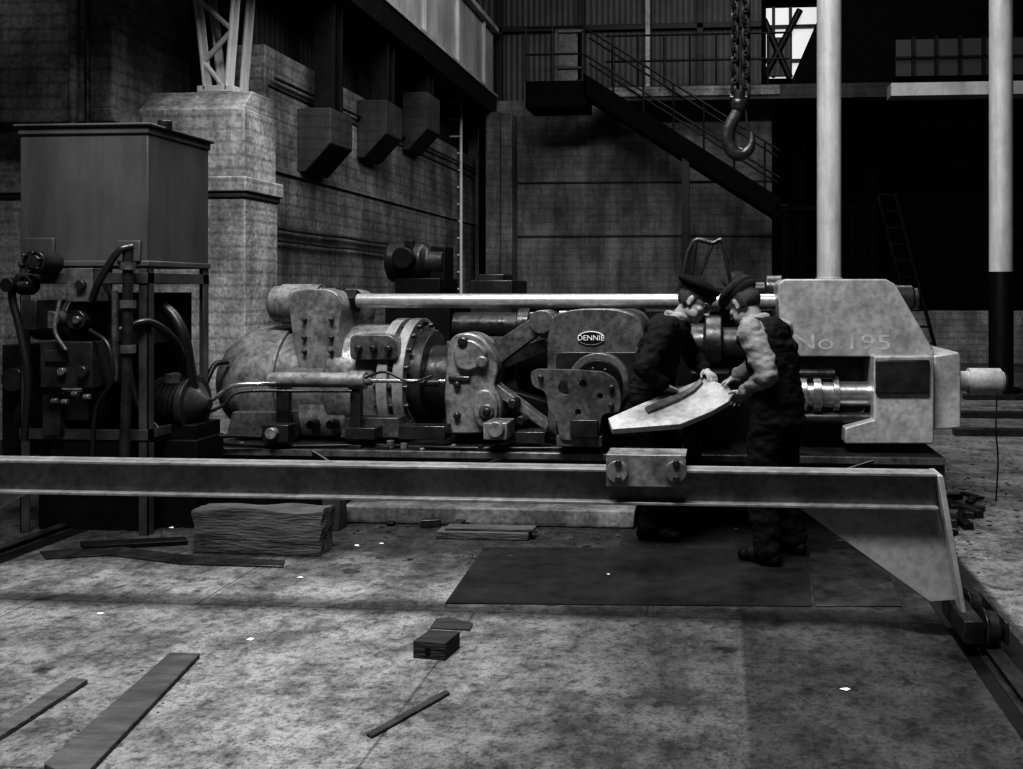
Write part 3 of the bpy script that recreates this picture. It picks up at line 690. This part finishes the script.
# ------------------------------------------------------------------ work plate
def PP(px, py, dz=0):
    u = (px-CX)/F; v = (py-CY)/F; dy = u*st+ct; t = (H-.78+2.1-dz)/(v+.4*dy)
    return Vector((t*(u*ct-st), t*dy, H-t*v))
W = empty('steel_work_plate')
b = B('plate', PLATE)
b.ext([PP(*p) for p in [(608, 418), (640, 404), (672, 391), (704, 378), (729, 386), (734, 398), (712, 411), (680, 424), (612, 429)]], (0, .012, -.034)); b.obj(W, .003)
b = B('template_bar', CAST)
c_ = [(648, 414), (664, 408), (680, 401), (694, 393), (703, 384)]; c2 = [(700, 381), (690, 390), (676, 397), (660, 403), (645, 410)]
b.ext([PP(*p, .004) for p in c_+c2], (0, 0, .018)); b.obj(W, .002)
b = B('plate_support', BLACK)
p = PP(690, 405); b.box(p.x-.06, p.x+.06, 6.03, 6.15, .0, .93); b.box(p.x-.12, p.x+.12, 5.85, 6.15, .9, .945)
p = PP(650, 415); b.box(p.x-.03, p.x+.03, p.y, 6.10, p.z-.10, p.z-.05); b.box(p.x-.04, p.x+.04, 6.03, 6.12, 0, p.z-.05)
b.obj(W)

# ------------------------------------------------------------------ chain and hook
Hk = empty('crane_hook_and_chain'); Y = 6.9; kk = k(740, Y)
b = B('chain', STEELD)
def link(c, ax, L, Wd, r):
    pts = []
    for i in range(20):
        a_ = 2*math.pi*i/20; x = math.cos(a_)*Wd; z = math.sin(a_)*Wd+(L-Wd)*(1 if math.sin(a_) > 0 else -1)
        pts.append(Vector(c)+Vector(ax)*x+Vector((0, 0, z)))
    b.tube(pts, r, 0, 8, closed=True)
for px0, off in ((735, 0), (746, .5)):
    X = sx(px0, Y); z = sz(98, Y, 740)
    for i in range(26):
        link((X, Y, z+(i+off)*.083), (.75, .66, 0) if i % 2 else (-.66, .75, 0), .058, .031, .013)
b.obj(Hk, 0)
b = B('hook', CASTD, STEELD)
b.cyl(S(739, 92, Y), S(739, 108, Y), .05); b.sph(S(739, 104, Y), (.065, .055, .07)); b.cyl(S(730, 98, Y), S(749, 98, Y), .026)
hp = [(739, 106), (736, 114), (731, 124), (728, 134), (729, 145), (735, 153), (743, 154), (750, 148), (752, 139), (751, 132)]
path = smooth_path([S(x, y, Y) for x, y in hp], 6)
P = path; rs = []
for i, p in enumerate(P):
    t = (P[min(i+1, len(P)-1)]-P[max(i-1, 0)]).normalized(); u = Vector((0, 1, 0)); w = t.cross(u); f_ = i/(len(P)-1)
    r = .040+.014*math.sin(f_*math.pi)-.025*max(0, f_-.6)/.4
    rs.append([p+(u*math.cos(a_)*.7+w*math.sin(a_))*r for a_ in [2*math.pi*j/14 for j in range(14)]])
b.rings(rs, 0); b.cyl(S(745, 104, Y), S(748, 132, Y), .01, m=1)
b.obj(Hk, 0)

# ------------------------------------------------------------------ floor objects
def gpoly(name, pts, h, mat, bevel=.004, z=0):
    b = B(name, mat); b.ext([G(*p)+Vector((0, 0, z)) for p in pts], (0, 0, h)); return b.obj(bevel=bevel)
b = B('timber_baulk', TIMB); Y = 5.25; rb(b, 195, 322, 511, 560, Y, Y+.18)
for v in b.bm.verts: v.co.z = max(v.co.z, 0)
bmesh.ops.subdivide_edges(b.bm, edges=b.bm.edges[:], cuts=14, use_grid_fill=True)
for v in b.bm.verts:
    d = noise.noise_vector(v.co*4)*.022+noise.noise_vector(Vector((v.co.x*4, v.co.y*25, v.co.z*25)))*.010; v.co += d; v.co.z = max(v.co.z, 0.0)
b.obj(bevel=0)
b = B('timber_offcut', TIMB); p = G(482, 540); b.box(p.x-.3, p.x+.3, p.y, p.y+.12, 0, .05); b.box(p.x-.25, p.x+.33, p.y+.02, p.y+.12, .05, .07, 0); b.obj(bevel=.006)
b = B('steel_block', STAND); p = S(337, 505, 5.9); b.box(p.x-.06, p.x+.06, 5.8, 5.92, 0, .25); b.obj(bevel=.006)
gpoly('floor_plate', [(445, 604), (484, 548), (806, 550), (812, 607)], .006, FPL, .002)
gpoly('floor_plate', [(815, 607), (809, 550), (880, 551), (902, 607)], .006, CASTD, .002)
gpoly('wooden_plank', [(44, 769), (170, 657), (200, 658), (76, 790)], .022, TIMB)
gpoly('wooden_plank', [(-10, 748), (-10, 735), (72, 681), (88, 684)], .02, TIMB)
gpoly('wooden_lath', [(366, 736), (372, 739), (450, 695), (446, 692)], .012, TIMBD)
gpoly('wooden_lath', [(430, 629), (470, 631), (473, 625), (450, 619), (436, 620)], .01, TIMBD)
gpoly('steel_strip', [(40, 553), (110, 547), (190, 557), (285, 562), (283, 568), (180, 565), (110, 556), (46, 560)], .012, STEELD)
gpoly('steel_strip', [(80, 546), (185, 541), (188, 545), (84, 551)], .03, BLACK)
b = B('wooden_block', TIMBD); p = G(413, 658); q = G(445, 661)
b.ext([p, q, G(460, 648), G(430, 646)], (0, 0, .075)); b.cyl((p+q)/2+Vector((0, -.001, .035)), (p+q)/2+Vector((0, .01, .035)), .02, m=BLACK); b.obj(bevel=.003)
# scattered rubble as one object
b = B('floor_debris', TIMBD, STAND, STEELD)
def chip(p, s, m):
    q = bmesh.ops.create_icosphere(b.bm, subdivisions=1, radius=s)
    for v in q['verts']: v.co = Vector((v.co.x*random.uniform(.7, 1.8), v.co.y*random.uniform(.7, 1.3), abs(v.co.z)*.6))+noise.noise_vector(v.co*50+p)*s*.3
    for v in q['verts']: v.co.z = max(0, v.co.z); v.co += p
    b._mi({f for v in q['verts'] for f in v.link_faces}, m)
for i in range(460):
    r = random.random()
    if r < .6: p = G(random.uniform(100, 950), random.triangular(515, 562, 520))
    elif r < .85: p = G(random.uniform(935, 1023), random.uniform(440, 560))
    else: p = G(random.uniform(0, 1023), random.uniform(570, 769))
    s = random.uniform(.004, .018) if p.y > 4.9 else random.uniform(.002, .006)
    chip(p, s, random.choice([0, 0, 2, 2, 1]))
for px, py in ((357, 546), (382, 544), (100, 614), (172, 528), (300, 578), (468, 520), (845, 690), (608, 575), (250, 640)):
    p = G(px, py); chip(p, .014, SIGN)
b.obj(bevel=0)
for cx0, cx1, cy0, cy1, n_ in ((950, 975, 490, 545, 12), (385, 470, 515, 528, 12)):
    b = B('scrap_pile', STEELD, CASTD, BLACK)
    for i in range(n_):
        p = G(random.uniform(cx0, cx1), random.uniform(cy0, cy1))
        a_ = random.uniform(0, 3.1); l = random.uniform(.04, .13); h = random.uniform(.02, .06); w = random.uniform(.02, .04)
        d = Vector((math.cos(a_), math.sin(a_), 0)); n2_ = Vector((-d.y, d.x, 0))
        b.ext([p+d*l+n2_*w, p-d*l+n2_*w, p-d*l-n2_*w, p+d*l-n2_*w], (0, 0, h), random.randint(0, 2))
    b.obj(bevel=.004)
for (xa_, ya_, xb_, yb_) in [(960, 418, 1023, 424), (955, 436, 1023, 442), (965, 400, 1023, 402)]:
    b = B('steel_bar', CASTD); p, q = G(xa_, ya_), G(xb_, yb_); q = q+(q-p)*1.5; b.box(p.x, q.x, p.y, p.y+.12, 0, .08); b.obj()

# ------------------------------------------------------------------ workers
def worker(name, pr_, mats, vox=.0048):
    bm = bmesh.new()
    def ico(M):
        bmesh.ops.create_icosphere(bm, subdivisions=3, radius=1, matrix=M)
    for q in pr_:
        if q[0] == 'e':
            _, c, r, R, m = q; ico(Matrix.Translation(c) @ R.to_4x4() @ Matrix.Diagonal((*r, 1)))
        else:
            _, a, ra, c, rc, m = q; d = c-a; L = d.length
            if L < 1e-5: continue
            z = d/L; x = z.orthogonal().normalized(); y = z.cross(x)
            R = Matrix((x, y, z)).transposed()
            ico(Matrix.Translation(a) @ Matrix.Diagonal((ra, ra, ra, 1))); ico(Matrix.Translation(c) @ Matrix.Diagonal((rc, rc, rc, 1)))
            bmesh.ops.create_cone(bm, cap_ends=True, segments=20, radius1=ra, radius2=rc, depth=L, matrix=Matrix.Translation((a+c)/2) @ R.to_4x4())
    me = bpy.data.meshes.new('t'); bm.to_mesh(me); bm.free(); t = bpy.data.objects.new('t', me); sc.collection.objects.link(t)
    md = t.modifiers.new('r', 'REMESH'); md.mode = 'VOXEL'; md.voxel_size = vox
    md = t.modifiers.new('s', 'SMOOTH'); md.factor = .5; md.iterations = 4
    bpy.context.view_layer.update(); me2 = bpy.data.meshes.new_from_object(t.evaluated_get(bpy.context.evaluated_depsgraph_get())); bpy.data.objects.remove(t)
    n = len(me2.vertices); co = np.empty(n*3); me2.vertices.foreach_get('co', co); co = co.reshape(-1, 3)
    best = np.full(n, 1e9); lab = np.zeros(n, int)
    for q in pr_:
        if q[0] == 'e':
            _, c, r, R, m = q; l = (co-np.array(c)) @ np.array(R); rr = np.array(r)
            d = (np.linalg.norm(l/rr, axis=1)-1)*min(r)
        else:
            _, a, ra, c, rc, m = q; A = np.array(a); D = np.array(c)-A; tt = np.clip(((co-A) @ D)/max(D @ D, 1e-9), 0, 1)
            d = np.linalg.norm(co-A-tt[:, None]*D, axis=1)-(ra+(rc-ra)*tt)
        s = d < best; best[s] = d[s]; lab[s] = m
    cloth = {i for i, m in enumerate(mats) if m in (JACK, VEST, SHIRT, TROU)}
    nor = np.empty(n*3); me2.vertices.foreach_get('normal', nor); nor = nor.reshape(-1, 3)
    for i in range(n):
        if lab[i] in cloth:
            p = Vector(co[i]); w = noise.noise(Vector((p.x*9, p.y*9, p.z*17)))*.014+noise.noise(Vector((p.x*22+5, p.y*22, p.z*34)))*.007
            co[i] += nor[i]*w
    me2.vertices.foreach_set('co', co.ravel())
    me2.materials.clear()
    for m in mats: me2.materials.append(m)
    for pl in me2.polygons:
        pl.material_index = int(lab[pl.vertices[0]]); pl.use_smooth = True
    me2.update(); o = bpy.data.objects.new(name, me2); sc.collection.objects.link(o); return o

def frame(x, z):
    x = Vector(x).normalized(); z = Vector(z); z = (z-x*z.dot(x)).normalized(); y = z.cross(x)
    return Matrix((x, y, z)).transposed()     # columns: forward, left, up
def hand(P, w, d, nrm, thumb, curl=.5, m=0, spread=0.):
    """w wrist, d pointing of palm, nrm direction the palm faces, thumb: side vector."""
    w = Vector(w); d = Vector(d).normalized(); nrm = Vector(nrm); nrm = (nrm-d*nrm.dot(d)).normalized()
    s = Vector(thumb); s = (s-d*s.dot(d)-nrm*s.dot(nrm)).normalized()
    R = Matrix((d, s, nrm)).transposed()
    P.append(('e', w+d*.045, (.056, .041, .016), R, m)); P.append(('e', w+d*.072, (.024, .043, .014), R, m)); P.append(('c', w-d*.03, .025, w+d*.02, .024, m))
    P.append(('e', w+d*.03+s*.026+nrm*.006, (.034, .018, .017), R, m))
    for i, (L, off) in enumerate([(.074, .0335), (.083, .0112), (.077, -.0112), (.060, -.0335)]):
        base = w+d*(.082 if i in (1, 2) else .076)+s*off; a = curl*.25; p = base-d*.015
        q = base
        for j, fr in enumerate((.46, .30, .24)):
            a += curl*(.55 if j == 0 else .6); dr = (d*math.cos(a)+nrm*math.sin(a)+s*off*spread).normalized()
            nq = q+dr*L*fr
            P.append(('c', q, .0096-.0008*j, nq, .0090-.0008*j, m)); q = nq
        P.append(('c', p, .010, base, .0098, m))
    b0 = w+d*.022+s*.034; b1 = b0+(d*.6+s*.62+nrm*.25).normalized()*.036; b2 = b1+(d*.85+s*.25+nrm*.4).normalized()*.03
    P.append(('c', w+d*.012+s*.015, .014, b0, .0135, m)); P.append(('c', b0, .0125, b1, .011, m)); P.append(('c', b1, .0108, b2, .0088, m))

def make(name, f, fh, hup, pel, chest, neck, head, armR, armL, legs, hatk, cols, kinds, bulk=1.0, vox=.0048):
    SK, TOP, SLV, TR, BT, HT, HR, COL, DK = range(9)
    P = []; f = Vector(f).normalized(); up = Vector((0, 0, 1)); lf = up.cross(f)
    pel, chest, neck, head = map(Vector, (pel, chest, neck, head))
    g = bulk
    secs = [(pel+Vector((0, 0, -.07)), .172*g, .138*g), (pel, .178*g, .142*g), (pel.lerp(chest, .35), .168*g, .135*g), (pel.lerp(chest, .7), .176*g, .135*g), (chest, .190*g, .138*g),
            (chest.lerp(neck, .45), .182*g, .122*g), (chest.lerp(neck, .75), .13, .095)]
    ax = (chest-pel).normalized(); R = frame(f, ax)
    for (c0, s0, f0), (c1, s1, f1) in zip(secs, secs[1:]):
        for j in range(4):
            t = j/4; c = c0.lerp(c1, t); P.append(('e', c, (f0+(f1-f0)*t, s0+(s1-s0)*t, .07), R, TOP))
    # rounded upper back
    P.append(('e', chest.lerp(neck, .35)-f*.035, (.11*g, .16*g, .12), R, TOP))
    P.append(('e', pel+Vector((0, 0, -.12)), (.15*g, .188*g, .06), R, TOP if kinds == 'jacket' else TR))
    P.append(('e', pel+Vector((0, 0, -.10)), (.138*g, .175*g, .09), R, TR))
    for sgn, arm in ((-1, armR), (1, armL)):
        sh, el, wr, hd, pn, th = map(Vector, arm)
        P.append(('c', chest.lerp(neck, .55)+lf*sgn*.06, .082, sh, .082, SLV if kinds != 'jacket' else TOP))
        if kinds != 'jacket':
            P.append(('c', chest.lerp(neck, .5)+lf*sgn*.09, .096, chest.lerp(neck, .35)+lf*sgn*.14, .098, TOP))
        P.append(('c', sh, .082, el, .064, SLV)); P.append(('c', el, .064, wr.lerp(el, .14), .046, SLV))
        P.append(('c', wr.lerp(el, .16), .048, wr.lerp(el, .10), .048, SLV))
        P.append(('c', el, .03, wr, .026, SK)); hand(P, wr+(wr-el).normalized()*.01, hd, pn, th, .7, SK)
    for sgn, (hip, kn, an, toe) in zip((-1, 1), legs):
        hip, kn, an, toe = map(Vector, (hip, kn, an, toe))
        P.append(('c', hip, .118, hip.lerp(kn, .5), .108, TR)); P.append(('c', hip.lerp(kn, .5), .108, kn, .092, TR))
        P.append(('c', kn, .092, kn.lerp(an, .4), .090, TR)); P.append(('c', kn.lerp(an, .4), .090, an+Vector((0, 0, .01)), .080, TR))
        P.append(('c', an, .052, an+Vector((0, 0, -.02)), .05, BT))
        td = (toe-an); td.z = 0; td.normalize()
        P.append(('c', Vector((an.x, an.y, .047))-td*.045, .046, Vector((an.x, an.y, .045))+td*.11, .047, BT)); P.append(('e', Vector((an.x, an.y, .038))+td*.15, (.06, .047, .038), frame(td, up), BT))
    Rh = frame(fh, hup); F_, L_, U_ = Rh.col[0], Rh.col[1], Rh.col[2]
    P.append(('c', neck-ax*.04, .066, head-U_*.05-F_*.015, .058, SK))
    cl = neck+ax*.005
    for i in range(14):
        a = 2*math.pi*i/14; b_ = 2*math.pi*(i+1)/14
        pt = lambda a: cl+f*math.cos(a)*.072+lf*math.sin(a)*.077+Vector((0, 0, -.02*math.cos(a)))
        P.append(('c', pt(a), .020, pt(b_), .020, COL))
    q_ = 1.11
    h = lambda x, y, z: head+(F_*x+L_*y+U_*z)*q_
    def E(c, r, R_, m): P.append(('e', c, tuple(v*q_ for v in r), R_, m))
    E(h(-.008, 0, .035), (.098, .077, .082), Rh, SK); E(h(.018, 0, -.025), (.072, .064, .085), Rh, SK)
    E(h(.045, 0, -.075), (.042, .044, .034), Rh, SK); E(h(.074, 0, -.092), (.016, .02, .015), Rh, SK)
    P.append(('c', h(.088, 0, .015), .0105, h(.112, 0, -.022), .0135, SK)); E(h(.1, 0, -.027), (.014, .019, .010), Rh, SK)
    E(h(.078, 0, .03), (.018, .052, .012), Rh, SK)
    E(h(.082, 0, -.050), (.012, .026, .007), Rh, SK); E(h(.081, 0, -.064), (.011, .022, .0075), Rh, SK)
    for sg in (-1, 1):
        E(h(.060, sg*.040, -.018), (.022, .022, .02), Rh, SK); E(h(.035, sg*.05, -.055), (.04, .016, .03), Rh, SK)
        E(h(-.005, sg*.076, -.003), (.018, .010, .032), Rh, SK); E(h(.003, sg*.08, -.025), (.010, .008, .012), Rh, SK)
        E(h(.082, sg*.031, .010), (.0085, .013, .007), Rh, DK)
        P.append(('c', h(.090, sg*.016, .03), .006, h(.080, sg*.05, .030), .005, HR))
        E(h(-.035, sg*.066, .0), (.035, .018, .05), Rh, HR); E(h(.012, sg*.072, .022), (.012, .008, .03), Rh, HR)
    E(h(-.055, 0, .0), (.055, .068, .06), Rh, HR); E(h(-.01, 0, .05), (.102, .081, .075), Rh, HR)
    if hatk == 'beret':
        E(h(-.012, 0, .074), (.112, .094, .036), Rh, HT); E(h(-.030, -.012, .092), (.134, .118, .040), frame(F_+U_*.18, U_), HT); P.append(('c', h(-.03, 0, .125), .006, h(-.03, 0, .142), .005, HT))
    else:
        E(h(-.012, 0, .062), (.114, .092, .052), Rh, HT); E(h(-.002, 0, .078), (.126, .106, .046), frame(F_-U_*.12, U_), HT)
        E(h(.108, 0, .042), (.055, .07, .009), frame(F_-U_*.4, U_), HT)
    worker(name, P, cols, vox)

make('worker_in_beret', (1, -.05, 0), (.80, -.28, -.56), (.5, 0, 1),
     (-.44, 5.85, .95), (-.355, 5.84, 1.275), (-.25, 5.83, 1.425), (-.145, 5.80, 1.525),
     ((-.33, 5.64, 1.355), (-.45, 5.51, 1.125), (-.335, 5.62, 1.005), (.75, .45, -.42), (0, -.3, -1), (.3, .9, 0)),
     ((-.295, 6.015, 1.355), (-.15, 6.06, 1.13), (-.08, 5.93, 1.075), (.45, -.75, -.35), (0, -.2, -1), (-.9, -.2, 0)),
     [((-.43, 5.76, .90), (-.37, 5.75, .49), (-.43, 5.74, .09), (-.2, 5.72, 0)), ((-.43, 5.94, .90), (-.32, 5.95, .49), (-.32, 5.95, .09), (-.1, 5.96, 0))],
     'beret', [SKIN, JACK, JACK, TROU, BOOT, BERET, HAIR, SHIRT, BLACK], 'jacket', 1.1)
fB = Vector((-.862, .507, 0))
make('worker_in_flat_cap', fB, (-.66, .46, -.60), (-.5, .3, 1),
     (.355, 5.38, .95), (.31, 5.41, 1.27), (.225, 5.455, 1.415), (.155, 5.495, 1.52),
     ((.38, 5.57, 1.35), (.26, 5.72, 1.15), (.12, 5.78, 1.045), (-.8, .2, -.4), (0, 0, -1), (0, -1, 0)),
     ((.19, 5.25, 1.355), (.29, 5.155, 1.12), (.165, 5.385, .985), (-.35, .85, -.25), (-.6, -.1, -1), (-.9, -.3, .3)),
     [((.40, 5.46, .90), (.39, 5.52, .49), (.46, 5.50, .09), (.32, 5.62, 0)), ((.31, 5.31, .90), (.25, 5.33, .49), (.29, 5.27, .09), (.15, 5.38, 0))],
     'cap', [SKIN, VEST, SHIRT, TROU, BOOT, CAPM, HAIR, SHIRT, BLACK], 'vest', 1.09)
# third man standing behind the press, mostly hidden
oX, oY = .16, 8.32
make('worker_behind_press', (-.15, -1, 0), (-.25, -.9, -.35), (-.1, -.3, 1),
     (oX, oY+.04, .98), (oX, oY, 1.32), (oX, oY-.04, 1.49), (oX+.0, oY-.07, 1.615),
     ((oX-.2, oY-.02, 1.43), (oX-.28, oY-.06, 1.14), (oX-.22, oY-.2, .98), (.2, -.8, -.3), (0, 0, -1), (1, 0, 0)),
     ((oX+.2, oY-.02, 1.43), (oX+.28, oY-.06, 1.14), (oX+.22, oY-.2, .98), (-.2, -.8, -.3), (0, 0, -1), (-1, 0, 0)),
     [((oX-.1, oY+.04, .92), (oX-.11, oY, .5), (oX-.12, oY+.05, .09), (oX-.14, oY-.1, 0)), ((oX+.1, oY+.04, .92), (oX+.11, oY, .5), (oX+.12, oY+.05, .09), (oX+.14, oY-.1, 0))],
     'cap', [SKIN, JACK, JACK, TROU, BOOT, CAPM, HAIR, SHIRT, BLACK], 'jacket', 1.0, .006)

# ------------------------------------------------------------------ light
def area(name, loc, tgt, size, power):
    l = bpy.data.lights.new(name, 'AREA'); l.shape = 'RECTANGLE'; l.size = size[0]; l.size_y = size[1]; l.energy = power
    o = bpy.data.objects.new(name, l); sc.collection.objects.link(o); o.location = loc
    o.rotation_euler = (Vector(tgt)-Vector(loc)).to_track_quat('-Z', 'Y').to_euler(); return o
area('column_fill', (-1.8, 1.5, 8.5), (-.9, 5.0, 0), (5, 1.2), 1120)
area('column_fill', (1.5, 12.5, 9.5), (0, 13.5, 0), (6, 2), 330)  # added fill lamp to brighten the columns at the back
area('column_fill', (-1.5, 7.5, 9.5), (-2.2, 8.5, 0), (5, 1.2), 390)  # added fill lamp to brighten the left wall
w = bpy.data.worlds.new('world'); sc.world = w; w.use_nodes = True
w.node_tree.nodes['Background'].inputs[0].default_value = (1, 1, 1, 1); w.node_tree.nodes['Background'].inputs[1].default_value = .045
sc.view_settings.view_transform = 'Standard'
for lk in ('High Contrast', 'Medium High Contrast'):
    try:
        sc.view_settings.look = lk; break
    except Exception as ex: print('look', ex)
sc.view_settings.exposure = 0.0
